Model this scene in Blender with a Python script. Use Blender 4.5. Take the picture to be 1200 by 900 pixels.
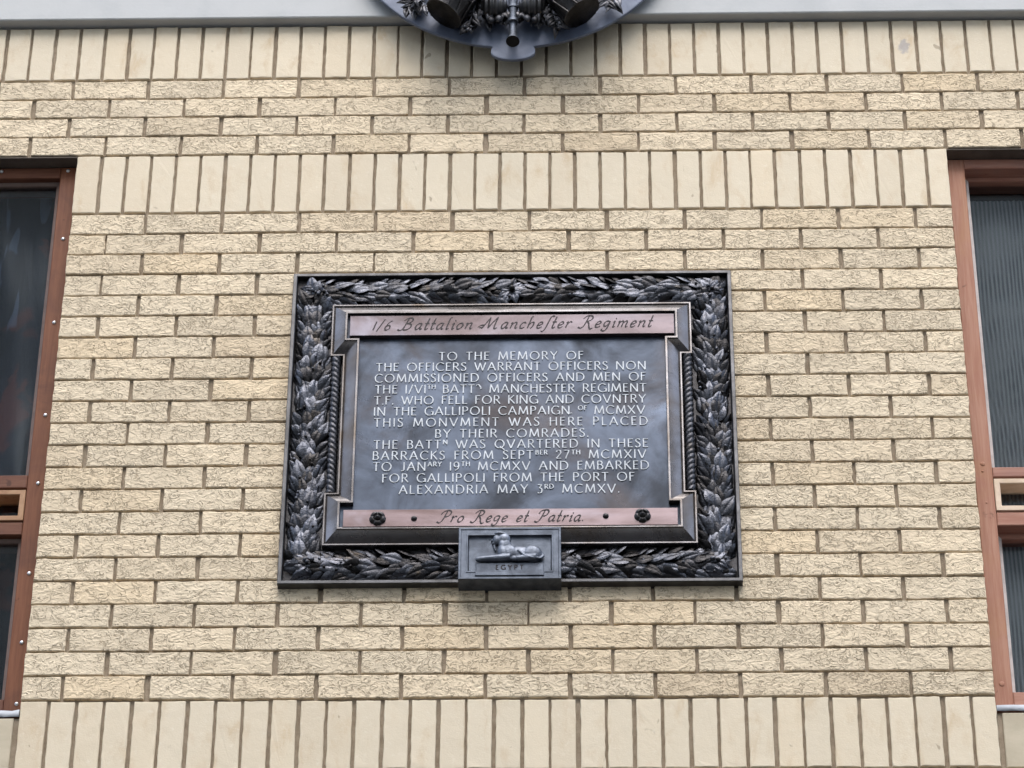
import bpy, math, random
import numpy as np
from mathutils import Matrix, Vector

random.seed(7)
rng = np.random.default_rng(7)
sc = bpy.context.scene
for o in list(bpy.data.objects):
    bpy.data.objects.remove(o)
COL = sc.collection
R = math.radians

# ------------------------------------------------------------------ camera
Z0 = 6.23                                   # height of the window sill line above the street
cam = bpy.data.cameras.new("camera")
cam.sensor_width = 36.0
cam.lens = 120.31
cam.clip_start = 0.05
cam.clip_end = 3000
camo = bpy.data.objects.new("camera", cam)
COL.objects.link(camo)
pit, yaw, rol = R(35.846), R(-1.45537), R(0.41797)
fw = Vector((math.sin(yaw) * math.cos(pit), math.cos(yaw) * math.cos(pit), math.sin(pit)))
r0 = Vector((math.cos(yaw), -math.sin(yaw), 0))
u0 = r0.cross(fw)
rr = r0 * math.cos(rol) + u0 * math.sin(rol)
uu = -r0 * math.sin(rol) + u0 * math.cos(rol)
M = Matrix(((rr.x, uu.x, -fw.x, 0.2072), (rr.y, uu.y, -fw.y, -7.82257), (rr.z, uu.z, -fw.z, Z0 - 4.62955), (0, 0, 0, 1)))
camo.matrix_world = M
sc.camera = camo

# ------------------------------------------------------------------ sky, sun, exposure
SUN_EL, SUN_AZ = 58, 3
w = bpy.data.worlds.new("World")
sc.world = w
w.use_nodes = True
wn = w.node_tree
bg = wn.nodes["Background"]
sky = wn.nodes.new("ShaderNodeTexSky")
sky.sky_type = 'NISHITA'
sky.sun_disc = False
sky.sun_elevation = R(SUN_EL)
sky.sun_rotation = R(180 - SUN_AZ)
sky.air_density = 1.0
sky.dust_density = 1.2
hs = wn.nodes.new("ShaderNodeHueSaturation")       # thin cloud: a paler sky
hs.inputs['Saturation'].default_value = 0.62
wn.links.new(sky.outputs[0], hs.inputs['Color'])
wn.links.new(hs.outputs[0], bg.inputs[0])
bg.inputs[1].default_value = 0.15
sl = bpy.data.lights.new("sun", 'SUN')
sl.energy = 0.9
sl.angle = R(55)
sl.color = (1.0, 0.95, 0.88)
so = bpy.data.objects.new("sun", sl)
so.rotation_euler = (R(90 - SUN_EL), 0, R(SUN_AZ))
so.location = (0, -6, 20)
COL.objects.link(so)
sc.view_settings.view_transform = 'Standard'
sc.view_settings.look = 'None'
sc.view_settings.gamma = 1
sc.view_settings.use_curve_mapping = False
sc.view_settings.exposure = 2.06
sc.cycles.max_bounces = 8
sc.cycles.use_denoising = True


# ------------------------------------------------------------------ material helpers
class NT:
    def __init__(self, name):
        self.m = bpy.data.materials.new(name)
        self.m.use_nodes = True
        self.t = self.m.node_tree
        self.b = self.t.nodes["Principled BSDF"]
        self.tc = self.t.nodes.new("ShaderNodeTexCoord")
        self.P = self.tc.outputs['Object']

    def n(self, typ, **kw):
        nd = self.t.nodes.new(typ)
        for k, v in kw.items():
            setattr(nd, k, v)
        return nd

    def link(self, a, b):
        self.t.links.new(a, b)

    def put(self, sock, val):
        if hasattr(val, 'is_output'):
            self.link(val, sock)
        else:
            sock.default_value = val

    def mapping(self, scale, loc=(0, 0, 0), rot=(0, 0, 0), src=None):
        mp = self.n("ShaderNodeMapping")
        self.link(src or self.P, mp.inputs[0])
        mp.inputs['Scale'].default_value = scale
        mp.inputs['Location'].default_value = loc
        mp.inputs['Rotation'].default_value = rot
        return mp.outputs[0]

    def noise(self, scale, detail=4, rough=0.5, dist=0.0, vec=None):
        nd = self.n("ShaderNodeTexNoise")
        self.link(vec or self.P, nd.inputs['Vector'])
        nd.inputs['Scale'].default_value = scale
        nd.inputs['Detail'].default_value = detail
        nd.inputs['Roughness'].default_value = rough
        nd.inputs['Distortion'].default_value = dist
        return nd.outputs['Fac']

    def voro(self, scale, feature='F1', vec=None):
        nd = self.n("ShaderNodeTexVoronoi", feature=feature)
        self.link(vec or self.P, nd.inputs['Vector'])
        nd.inputs['Scale'].default_value = scale
        return nd.outputs['Distance']

    def rng(self, v, a, b, c=0.0, d=1.0):
        nd = self.n("ShaderNodeMapRange", interpolation_type='SMOOTHSTEP')
        self.put(nd.inputs[0], v)
        nd.inputs[1].default_value = a
        nd.inputs[2].default_value = b
        nd.inputs[3].default_value = c
        nd.inputs[4].default_value = d
        return nd.outputs[0]

    def math(self, op, a, b=0.0):
        nd = self.n("ShaderNodeMath", operation=op)
        self.put(nd.inputs[0], a)
        self.put(nd.inputs[1], b)
        return nd.outputs[0]

    def mix(self, fac, a, b, blend='MIX'):
        nd = self.n("ShaderNodeMix", data_type='RGBA', blend_type=blend)
        self.put(nd.inputs[0], fac)
        for s, v in ((nd.inputs[6], a), (nd.inputs[7], b)):
            if hasattr(v, 'is_output'):
                self.link(v, s)
            else:
                s.default_value = (*v, 1)
        return nd.outputs[2]

    def bump(self, h, strength=0.5, dist=0.005, normal=None):
        nd = self.n("ShaderNodeBump")
        self.put(nd.inputs['Height'], h)
        nd.inputs['Strength'].default_value = strength
        nd.inputs['Distance'].default_value = dist
        if normal is not None:
            self.link(normal, nd.inputs['Normal'])
        return nd.outputs[0]

    def island(self):
        return self.n("ShaderNodeNewGeometry").outputs['Random Per Island']

    def out(self, color=None, rough=0.6, metal=0.0, normal=None, spec=None):
        b = self.b
        if color is not None:
            if hasattr(color, 'is_output'):
                self.link(color, b.inputs['Base Color'])
            else:
                b.inputs['Base Color'].default_value = (*color, 1)
        self.put(b.inputs['Roughness'], rough)
        self.put(b.inputs['Metallic'], metal)
        if spec is not None:
            b.inputs['Specular IOR Level'].default_value = spec
        if normal is not None:
            self.link(normal, b.inputs['Normal'])
        return self.m


BR_A, BR_B, BR_C = (0.68, 0.565, 0.405), (0.64, 0.54, 0.395), (0.66, 0.53, 0.36)


def brick_colour(t):
    isl = t.island()
    ramp = t.mix(t.rng(isl, 0.0, 0.55), BR_A, BR_B)
    ramp = t.mix(t.rng(isl, 0.72, 1.0), ramp, BR_C)
    val = t.math('FRACT', t.math('MULTIPLY', isl, 17.37))
    ramp = t.mix(t.rng(val, 0, 1, 0.0, 0.24), ramp, (0.43, 0.35, 0.245))
    odd = t.math('FRACT', t.math('MULTIPLY', isl, 41.3))
    ramp = t.mix(t.rng(odd, 0.90, 0.99, 0, 0.35), ramp, (0.46, 0.345, 0.22))
    big = t.noise(3.0, 5, 0.6)
    return t.mix(t.rng(big, 0.42, 0.75, 0, 0.22), ramp, (0.50, 0.42, 0.31))


def mat_rough_brick():
    t = NT("rustic_cream_brick")
    c = brick_colour(t)
    isl = t.island()
    off = t.n("ShaderNodeVectorMath", operation='SCALE')
    cmb = t.n("ShaderNodeCombineXYZ")
    for i in range(3):
        cmb.inputs[i].default_value = 1.0
    t.link(cmb.outputs[0], off.inputs[0])
    t.put(off.inputs['Scale'], t.math('MULTIPLY', isl, 9.0))
    add = t.n("ShaderNodeVectorMath", operation='ADD')
    t.link(t.P, add.inputs[0])
    t.link(off.outputs[0], add.inputs[1])
    v = t.mapping((0.78, 1, 1.1), src=add.outputs[0])
    n1 = t.noise(63, 1.8, 0.5, 1.2, v)
    n2 = t.noise(34, 2, 0.5, 0.6, v)
    n3 = t.noise(95, 2, 0.5, 0.3, v)
    ridge = t.math('ABSOLUTE', t.math('SUBTRACT', n1, 0.5))
    crease = t.math('SUBTRACT', 1.0, t.rng(ridge, 0.006, 0.042))
    gate = t.rng(t.math('ADD', n2, t.math('MULTIPLY', t.math('SUBTRACT', t.math('FRACT', t.math('MULTIPLY', isl, 7.7)), 0.5), 0.13)), 0.41, 0.55)
    crease = t.math('MULTIPLY', crease, gate)
    pits = t.rng(n3, 0.655, 0.73)
    mask = t.math('MAXIMUM', crease, pits)
    c = t.mix(t.math('MULTIPLY', mask, 0.54), c, (0.235, 0.175, 0.11))  # crease dirt, plus shade painted in where the bump shows little
    lump = t.noise(150, 3, 0.6)
    hgt = t.math('SUBTRACT', t.math('ADD', t.math('MULTIPLY', n1, 1.1), t.math('MULTIPLY', lump, 0.18)), t.math('MULTIPLY', mask, 0.6))
    nb = t.bump(hgt, 0.85, 0.0055)
    return t.out(c, 0.9, 0, nb, 0.2)


def mat_smooth_brick():
    t = NT("smooth_cream_brick")
    c = brick_colour(t)
    c = t.mix(0.5, c, (0.60, 0.54, 0.425))
    sm = t.noise(9, 6, 0.65, 0.4, t.mapping((1.6, 1, 0.7)))
    c = t.mix(t.rng(sm, 0.50, 0.76, 0, 0.6), c, (0.47, 0.34, 0.20))
    fl = t.noise(60, 4, 0.6)
    c = t.mix(t.rng(fl, 0.54, 0.78, 0, 0.4), c, (0.70, 0.65, 0.55))
    sp = t.noise(33, 1.5, 0.4, 0.8, t.mapping((1, 1, 0.5), loc=(3, 1, 2)))
    c = t.mix(t.rng(sp, 0.74, 0.80, 0, 0.55), c, (0.20, 0.15, 0.095))
    # one bluish smudge high on the right
    d = t.n("ShaderNodeVectorMath", operation='DISTANCE')
    t.link(t.mapping((1.0, 0, 0.62), loc=(0, 0, 0), rot=(0, 0, 0)), d.inputs[0])
    d.inputs[1].default_value = (1.188, 0, 0.62 * (2.273 + Z0))
    dd = t.math('ADD', d.outputs['Value'], t.math('MULTIPLY', t.noise(60, 3), 0.03))
    c = t.mix(t.rng(dd, 0.026, 0.036, 0.5, 0.0), c, (0.20, 0.21, 0.27))
    nb = t.bump(t.math('ADD', t.noise(22, 5, 0.6), t.math('MULTIPLY', t.noise(240, 3), 0.3)), 0.42, 0.004)
    return t.out(c, 0.82, 0, nb, 0.3)


def mat_mortar():
    t = NT("sandy_mortar")
    n = t.noise(40, 5, 0.65)
    g = t.noise(420, 3, 0.6)
    c = t.mix(t.rng(n, 0.3, 0.7), (0.26, 0.205, 0.145), (0.36, 0.295, 0.22))
    c = t.mix(t.rng(g, 0.45, 0.75, 0, 0.5), c, (0.36, 0.31, 0.25))
    return t.out(c, 0.95, 0, t.bump(t.math('ADD', g, n), 0.7, 0.004), 0.1)


def mat_stone_band():
    t = NT("painted_concrete")
    n = t.noise(5, 6, 0.6, 0.3)
    c = t.mix(t.rng(n, 0.35, 0.75), (0.45, 0.455, 0.45), (0.39, 0.40, 0.40))
    s = t.noise(18, 5, 0.7, 1.5, t.mapping((0.35, 1, 1.6)))
    c = t.mix(t.rng(s, 0.66, 0.74, 0, 0.5), c, (0.25, 0.265, 0.28))
    return t.out(c, 0.75, 0, t.bump(t.noise(90, 5, 0.6), 0.2, 0.003), 0.3)


def mat_slab():
    t = NT("buff_sill_slab")
    n = t.noise(6, 6, 0.6, 0.5, t.mapping((1, 1, 2.2)))
    c = t.mix(t.rng(n, 0.3, 0.75), (0.50, 0.435, 0.325), (0.40, 0.345, 0.25))
    return t.out(c, 0.8, 0, t.bump(t.noise(60, 5), 0.2, 0.003), 0.3)


def mat_metal(name, c1, c2, rough=(0.3, 0.5), metal=0.85, scale=14, bump=0.25, bscale=120, c3=None, stretch=(1, 1, 1)):
    t = NT(name)
    v = t.mapping(stretch)
    n = t.noise(scale, 6, 0.62, 0.6, v)
    c = t.mix(t.rng(n, 0.32, 0.7), c1, c2)
    if c3:
        n3 = t.noise(scale * 0.45, 5, 0.6, 1.2, t.mapping(stretch, loc=(4, 2, 7)))
        c = t.mix(t.rng(n3, 0.48, 0.72), c, c3)
    rg = t.rng(t.noise(scale * 1.7, 5, 0.6, 0.3, v), 0.3, 0.75, rough[0], rough[1])
    return t.out(c, rg, metal, t.bump(t.noise(bscale, 4, 0.6), bump, 0.002))


def mat_leaf(name, c1, c2, rough):
    t = NT(name)
    isl = t.island()
    c = t.mix(t.rng(isl, 0.15, 0.95), c1, c2)
    n = t.noise(34, 5, 0.65, 0.5)
    c = t.mix(t.rng(n, 0.45, 0.72, 0, 0.7), c, c2)
    g = t.noise(12, 4, 0.6, 1.0)
    c = t.mix(t.rng(g, 0.60, 0.75, 0, 0.6), c, (0.065, 0.05, 0.034))
    rg = t.rng(t.noise(40, 4, 0.6), 0.3, 0.72, rough[0], rough[1])
    return t.out(c, rg, 0.85, t.bump(t.math('ADD', t.noise(170, 4, 0.6), t.noise(60, 3)), 0.45, 0.004))


def mat_wood(name, c1, c2, c3, along=(1, 1, 0.06)):
    t = NT(name)
    g = t.noise(90, 5, 0.65, 0.5, t.mapping(along))
    b = t.noise(5, 5, 0.6, 0.8)
    c = t.mix(t.rng(g, 0.3, 0.72), c1, c2)
    c = t.mix(t.rng(b, 0.45, 0.72, 0, 0.7), c, c3)
    k = t.noise(26, 3, 0.5, 0.8)
    c = t.mix(t.rng(k, 0.68, 0.76, 0, 0.6), c, tuple(x * 0.35 for x in c1))
    return t.out(c, 0.6, 0, t.bump(g, 0.35, 0.002), 0.22)


def mat_glass():
    t = NT("window_glass")
    tr = t.n("ShaderNodeBsdfTransparent")
    tr.inputs[0].default_value = (0.82, 0.85, 0.87, 1)
    gl = t.n("ShaderNodeBsdfGlossy")
    gl.inputs['Roughness'].default_value = 0.03
    nb = t.bump(t.noise(2.2, 0, 0.5, 0.3), 0.05, 0.03)
    t.link(nb, gl.inputs['Normal'])
    ge = t.n("ShaderNodeNewGeometry")
    dp = t.n("ShaderNodeVectorMath", operation='DOT_PRODUCT')
    t.link(ge.outputs['Normal'], dp.inputs[0])
    t.link(ge.outputs['Incoming'], dp.inputs[1])
    sch = t.math('POWER', t.math('SUBTRACT', 1.0, t.math('ABSOLUTE', dp.outputs['Value'])), 5.0)
    refl = t.math('ADD', 0.04, t.math('MULTIPLY', sch, 0.9))
    mx = t.n("ShaderNodeMixShader")
    t.link(refl, mx.inputs[0])
    t.link(tr.outputs[0], mx.inputs[1])
    t.link(gl.outputs[0], mx.inputs[2])
    t.link(mx.outputs[0], t.t.nodes["Material Output"].inputs[0])
    return t.m


def mat_plain(name, c, rough=0.7, metal=0.0, spec=0.3):
    t = NT(name)
    n = t.noise(25, 4, 0.6)
    cc = t.mix(t.rng(n, 0.3, 0.75), c, tuple(x * 0.72 for x in c))
    return t.out(cc, rough, metal, t.bump(t.noise(150, 3), 0.12, 0.002), spec)


def mat_blind():
    t = NT("ribbed_blind_cloth")
    wv = t.n("ShaderNodeTexWave", wave_type='BANDS', bands_direction='X')
    t.link(t.mapping((1, 1, 0.17)), wv.inputs['Vector'])
    wv.inputs['Scale'].default_value = 27
    wv.inputs['Distortion'].default_value = 5
    wv.inputs['Detail'].default_value = 2
    wv.inputs['Detail Scale'].default_value = 0.35
    am = t.rng(t.noise(6, 3), 0.35, 0.65, 0.35, 1.0)
    c = t.mix(t.math('MULTIPLY', t.rng(wv.outputs['Fac'], 0.15, 0.85), am), (0.22, 0.222, 0.22), (0.095, 0.10, 0.105))  # light and dark of the ripples put into the colour
    return t.out(c, 0.8, 0, None, 0.2)


def mat_film():
    t = NT("dark_film_reflections")
    v = t.mapping((1, 1, 0.22))
    n = t.noise(11, 5, 0.6, 1.6, v)
    c = t.mix(t.rng(n, 0.35, 0.7), (0.005, 0.007, 0.011), (0.016, 0.019, 0.027))
    r = t.noise(7, 3, 0.5, 0.6, t.mapping((1, 1, 0.8), loc=(2, 5, 1)))
    c = t.mix(t.rng(r, 0.54, 0.62, 0, 0.8), c, (0.085, 0.024, 0.019))  # reddish reflections in the pane painted as blotches
    s = t.noise(16, 2, 0.5, 1.0, t.mapping((1, 1, 0.10), loc=(6, 5, 1)))
    c = t.mix(t.rng(s, 0.62, 0.66, 0, 0.6), c, (0.09, 0.115, 0.17))  # bluish reflection streaks painted into the film
    return t.out(c, 0.5, 0, t.bump(n, 0.3, 0.01), 0.25)


MT = dict(
    rough=mat_rough_brick(), smooth=mat_smooth_brick(), mortar=mat_mortar(), band=mat_stone_band(), slab=mat_slab(),
    wood_l=mat_wood("brown_timber", (0.125, 0.042, 0.018), (0.185, 0.070, 0.032), (0.085, 0.030, 0.016)),
    wood_lh=mat_wood("brown_timber_rail", (0.11, 0.040, 0.021), (0.155, 0.064, 0.036), (0.08, 0.028, 0.019), (0.06, 1, 1)),
    wood_r=mat_wood("pink_brown_timber", (0.30, 0.132, 0.085), (0.385, 0.205, 0.14), (0.35, 0.18, 0.095)),
    wood_rh=mat_wood("pink_brown_timber_rail", (0.295, 0.132, 0.09), (0.37, 0.195, 0.14), (0.27, 0.145, 0.115), (0.06, 1, 1)),
    wood_p=mat_wood("pale_timber", (0.58, 0.44, 0.32), (0.66, 0.53, 0.41), (0.50, 0.37, 0.25), (0.3, 1, 0.3)),
    wood_t=mat_wood("tan_timber", (0.30, 0.165, 0.09), (0.38, 0.23, 0.135), (0.24, 0.12, 0.07), (0.3, 1, 0.3)),
    pale_strip=mat_plain("pale_bead", (0.56, 0.50, 0.47), 0.5),
    dark_strip=mat_plain("brown_bead", (0.15, 0.10, 0.08), 0.5),
    lead=mat_metal("lead_flashing", (0.42, 0.44, 0.47), (0.27, 0.285, 0.31), (0.5, 0.7), 0.0, 12, 0.5, 40),
    steel=mat_metal("screw_steel", (0.65, 0.65, 0.66), (0.5, 0.5, 0.5), (0.25, 0.4), 0.9),
    glass=mat_glass(), film=mat_film(),
    blind=mat_blind(),
    lintel=mat_plain("brown_lintel", (0.12, 0.095, 0.075), 0.7),
    room=mat_plain("dark_room", (0.04, 0.04, 0.042), 0.9),
    bronze=mat_metal("dark_bronze", (0.045, 0.043, 0.044), (0.024, 0.022, 0.022), (0.30, 0.5), 0.85, 30, 0.3, 150),
    leaf=mat_leaf("bronze_leaf", (0.088, 0.092, 0.108), (0.018, 0.0165, 0.0165), (0.22, 0.42)),
    crleaf=mat_leaf("crest_leaf_bronze", (0.085, 0.086, 0.095), (0.016, 0.015, 0.016), (0.28, 0.48)),
    mould=mat_metal("moulding_bronze", (0.175, 0.165, 0.165), (0.10, 0.09, 0.084), (0.22, 0.38), 0.92, 8, 0.12, 90, (0.12, 0.098, 0.08)),
    rimm=mat_metal("rim_bronze", (0.105, 0.103, 0.105), (0.062, 0.06, 0.06), (0.3, 0.45), 0.85, 14, 0.2, 90),
    panel=mat_metal("panel_bronze", (0.017, 0.020, 0.026), (0.070, 0.084, 0.112), (0.26, 0.46), 0.8, 5, 0.12, 60, (0.034, 0.030, 0.031)),  # bluish tint and paler patches painted in for reflected sky
    title=mat_metal("title_copper", (0.125, 0.102, 0.108), (0.058, 0.043, 0.041), (0.3, 0.45), 0.85, 6, 0.12, 60, (0.165, 0.155, 0.18), (0.4, 1, 1.4)),
    motto=mat_metal("motto_copper", (0.20, 0.155, 0.16), (0.10, 0.070, 0.066), (0.3, 0.45), 0.85, 6, 0.12, 60, (0.26, 0.235, 0.265), (0.4, 1, 1.4)),
    letter=mat_plain("silvered_letter", (0.50, 0.53, 0.56), 0.45, 0.1, 0.5),
    ink=mat_plain("dark_engraving", (0.022, 0.016, 0.018), 0.6),
    sph=mat_metal("relief_bronze", (0.115, 0.13, 0.158), (0.062, 0.07, 0.086), (0.45, 0.62), 0.8, 22, 0.25, 120),
    sphinx=mat_metal("sphinx_bronze", (0.15, 0.166, 0.20), (0.08, 0.09, 0.11), (0.42, 0.6), 0.8, 22, 0.2, 120),  # paler than the relief: top light on the figure put into colour
    crestp=mat_metal("crest_plate", (0.115, 0.138, 0.195), (0.082, 0.10, 0.145), (0.5, 0.65), 0.15, 10, 0.15, 80),
    hole=mat_plain("hollow_shade_black", (0.006, 0.006, 0.007), 0.9),
    opp=mat_plain("pale_blocker", (0.42, 0.40, 0.37), 0.9),
    pave=mat_plain("grey_paving", (0.085, 0.082, 0.08), 0.9),
)


# ------------------------------------------------------------------ mesh helpers (mm: U right, V up from sill line, D out of the wall)
class MB:
    def __init__(self):
        self.v, self.f, self.mi = [], [], []

    def add(self, pts, faces, mi=0):
        b = len(self.v)
        self.v.extend(pts)
        self.f.extend([tuple(b + i for i in f) for f in faces])
        self.mi.extend([mi] * len(faces))

    def box(self, u0, u1, v0, v1, d0, d1, bev=0.0, mi=0):
        """box with a bevelled front (d1)"""
        if bev <= 0:
            p = [(u0, v0, d0), (u1, v0, d0), (u1, v1, d0), (u0, v1, d0), (u0, v0, d1), (u1, v0, d1), (u1, v1, d1), (u0, v1, d1)]
            self.add(p, [(3, 2, 1, 0), (4, 5, 6, 7), (0, 1, 5, 4), (1, 2, 6, 5), (2, 3, 7, 6), (3, 0, 4, 7)], mi)
            return
        b = bev
        p = []
        for (i, d) in ((0, d0), (0, d1 - b), (b * 0.35, d1 - b * 0.35), (b, d1)):
            p += [(u0 + i, v0 + i, d), (u1 - i, v0 + i, d), (u1 - i, v1 - i, d), (u0 + i, v1 - i, d)]
        fs = [(3, 2, 1, 0), (12, 13, 14, 15)]
        for k in range(3):
            for j in range(4):
                a, c = k * 4 + j, k * 4 + (j + 1) % 4
                fs.append((a, c, c + 4, a + 4))
        self.add(p, fs, mi)

    def grid(self, P, closed_u=False, closed_v=False, mi=0):
        n, m = len(P), len(P[0])
        pts = [q for row in P for q in row]
        fs = []
        for i in range(n if closed_u else n - 1):
            for j in range(m if closed_v else m - 1):
                i2, j2 = (i + 1) % n, (j + 1) % m
                fs.append((i * m + j, i * m + j2, i2 * m + j2, i2 * m + j))
        self.add(pts, fs, mi)

    def sweep_poly(self, poly, prof, mi=0, edge_mi=None):
        """mitred moulding: closed CCW polygon (U,V), profile of (inset, D)"""
        n = len(poly)
        offs = []
        for i in range(n):
            a, b, c = poly[i - 1], poly[i], poly[(i + 1) % n]
            e1 = Vector((b[0] - a[0], b[1] - a[1])).normalized()
            e2 = Vector((c[0] - b[0], c[1] - b[1])).normalized()
            n1, n2 = Vector((-e1.y, e1.x)), Vector((-e2.y, e2.x))
            q = n1 + n2
            q = q / (1 + n1.dot(n2))
            offs.append(q)
        for k in range(len(prof) - 1):          # every facet its own strip: crisp arrises
            (t0, d0), (t1, d1) = prof[k], prof[k + 1]
            for i in range(n):
                j = (i + 1) % n
                P = []
                for (idx, t, d) in ((i, t0, d0), (j, t0, d0), (j, t1, d1), (i, t1, d1)):
                    P.append((poly[idx][0] + offs[idx].x * t, poly[idx][1] + offs[idx].y * t, d))
                self.add(P, [(0, 1, 2, 3)], edge_mi[i] if edge_mi else mi)

    def tube(self, path, rad, seg=12, cap=True, mi=0):
        path = [Vector(p) for p in path]
        rings = []
        for i, p in enumerate(path):
            d = (path[min(i + 1, len(path) - 1)] - path[max(i - 1, 0)]).normalized()
            ref = Vector((0, 0, 1)) if abs(d.z) < 0.9 else Vector((1, 0, 0))
            x = d.cross(ref).normalized()
            y = d.cross(x)
            r = rad[i] if hasattr(rad, '__len__') else rad
            rings.append([tuple(p + x * (r * math.cos(2 * math.pi * k / seg)) + y * (r * math.sin(2 * math.pi * k / seg))) for k in range(seg)])
        self.grid(rings, closed_v=True, mi=mi)
        if cap:
            b = len(self.v)
            self.add(rings[0], [tuple(range(seg))], mi)
            self.add(rings[-1], [tuple(range(seg - 1, -1, -1))], mi)

    def ellipsoid(self, c, r, axis=None, nu=14, nv=9, mi=0, rot=0.0):
        rows = []
        ca, sa = math.cos(rot), math.sin(rot)
        for i in range(nv + 1):
            th = math.pi * i / nv
            row = []
            for k in range(nu):
                ph = 2 * math.pi * k / nu
                x, y, z = r[0] * math.sin(th) * math.cos(ph), r[1] * math.cos(th), r[2] * math.sin(th) * math.sin(ph)
                row.append((c[0] + x * ca - y * sa, c[1] + x * sa + y * ca, c[2] + z))
            rows.append(row)
        self.grid(rows, closed_v=True, mi=mi)

    def build(self, name, mats, parent=None, smooth=False, label=None):
        if not isinstance(mats, (list, tuple)):
            mats = [mats]
        org = root_loc(parent) if parent else Vector((0, 0, 0))
        v = np.array(self.v, float)
        if parent and ROOT_SHIFT.get(top(parent).name):
            dv_, dd_ = ROOT_SHIFT[top(parent).name]
            v[:, 1] += dv_
            v[:, 2] += dd_
        v /= 1000.0
        co = np.stack([v[:, 0] - org.x, -v[:, 2] - org.y, v[:, 1] + Z0 - org.z], 1)
        me = bpy.data.meshes.new(name)
        me.from_pydata([tuple(c) for c in co.tolist()], [], self.f)
        for m in mats:
            me.materials.append(m)
        if len(mats) > 1:
            me.polygons.foreach_set("material_index", self.mi)
        if smooth:
            me.polygons.foreach_set("use_smooth", [True] * len(me.polygons))
        me.update()
        o = bpy.data.objects.new(name, me)
        COL.objects.link(o)
        if parent:
            o.parent = parent
        if label:
            o['label'] = label
        return o


ROOT_SHIFT = {'memorial_plaque': (8.7, -12.0)}


def top(p):
    while p.parent:
        p = p.parent
    return p


def root_loc(p):
    q = p
    while q.parent:
        q = q.parent
    return Vector(q.location)


def thing(name, label, cat, loc, group=None):
    o = bpy.data.objects.new(name, None)
    o.empty_display_size = 0.1
    COL.objects.link(o)
    o.location = loc
    o['label'] = label
    o['category'] = cat
    if group:
        o['group'] = group
    return o


# ------------------------------------------------------------------ the building: wall, soldier courses, band, windows
bld = thing("brick_building", "cream brick building front with two timber windows, the wall carrying the bronze plaque and crest",
            "building", (0, 0, 0))


def brick(mb, u0, u1, v0, v1, jit=0.8, mi=0, n=None, back=-62):
    """one brick with rounded, slightly uneven front edges (its own mesh island)"""
    d = random.gauss(0, 0.7)
    if u1 - u0 > v1 - v0:
        nu, nv = max(3, int((u1 - u0) / 22)), 4
    else:
        nu, nv = 4, max(3, int((v1 - v0) / 20))
    rings = []
    for (ins, dd) in ((0, back), (0, d - 3.2), (0.8, d - 0.9), (2.8, d)):
        ring = []
        a, b, c, e = u0 + ins, u1 - ins, v0 + ins, v1 - ins
        for i in range(nu):
            ring.append([a + (b - a) * i / nu, c])
        for i in range(nv):
            ring.append([b, c + (e - c) * i / nv])
        for i in range(nu):
            ring.append([b - (b - a) * i / nu, e])
        for i in range(nv):
            ring.append([a, e - (e - c) * i / nv])
        rings.append((ring, dd))
    N = len(rings[0][0])
    jx = [random.gauss(0, jit) for _ in range(N)]
    jy = [random.gauss(0, jit) for _ in range(N)]
    pts = []
    for k, (ring, dd) in enumerate(rings):
        for i, p in enumerate(ring):
            q = 1.0 if k else 0.0
            pts.append((p[0] + jx[i] * q, p[1] + jy[i] * q, dd + (random.gauss(0, 0.25) if k == 3 else 0)))
    fs = []
    for k in range(3):
        for i in range(N):
            j = (i + 1) % N
            fs.append((k * N + i, k * N + j, (k + 1) * N + j, (k + 1) * N + i))
    fs.append(tuple(3 * N + i for i in range(N)))
    mb.add(pts, fs, mi)


wall = MB()
PU = 1288.75


def stretcher_course(u_lo, u_hi, joint0, pitch, v0, v1, jw=10.5):
    """bricks between joints at joint0 + k*pitch, clipped to u_lo..u_hi"""
    k = math.floor((u_lo - joint0) / pitch) - 1
    while True:
        a = joint0 + k * pitch + jw / 2
        b = joint0 + (k + 1) * pitch - jw / 2
        k += 1
        if a > u_hi:
            break
        a2, b2 = max(a, u_lo), min(b, u_hi)
        if b2 - a2 < 22:
            continue
        s = random.gauss(0, 1.2)
        brick(wall, a2 + (s if a2 == a else 0), b2 + (s if b2 == b else 0), v0 + random.gauss(0, .5), v1 + random.gauss(0, .5))


U_OUT = 2500.0                                  # far reveals of the two windows
for i in range(22):                             # pier between the windows
    v0 = 75 * i
    j0 = -PU + (107.5 if i % 2 == 0 else 220)
    stretcher_course(-PU, PU, j0, 225, v0 + 2.6, v0 + 72.4)
for side in (-1, 1):                            # piers beyond the windows, up to the lintel line
    for i in range(-3, 25):
        v0 = 75 * i
        lo, hi = (U_OUT, 3300) if side > 0 else (-3300, -U_OUT)
        stretcher_course(lo, hi, lo + (107.5 if i % 2 == 0 else 220), 225, v0 + 2.6, v0 + 72.4)
for j in range(4):                              # four courses above the windows
    v0 = 1873.5 + 73.2 * j
    stretcher_course(-3300, 3300, -1209.6 + 113.5 * (j % 2), 227.06, v0 + 2.6, v0 + 70.6)
for i in range(14):                             # wall below the sill course
    v1 = -220 - 75 * i
    stretcher_course(-3300, 3300, -PU + (107.5 if i % 2 == 0 else 220), 225, v1 - 72.4, v1 - 2.6)
wall_bricks = len(wall.f)
mort = 1
wall.box(-PU + 4, PU - 4, -219.9, 1873.4, -110, -10, 0, mort)
wall.box(U_OUT + 4, 3300, -219.8, 1873.4, -110, -10, 0, mort)
wall.box(-3300, -U_OUT - 4, -219.8, 1873.4, -110, -10, 0, mort)
wall.box(-3300, 3300, 1873.5 + 4, 2400, -110, -10, 0, mort)
wall.box(-3300, 3300, -1300, -220, -110, -10, 0, mort)
wall.box(-3300, 3300, -6230, -1270, -108, -2, 0, 2)
wall.box(-3300, -2600, -200, 2300, -400, -112, 0, 2)
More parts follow.
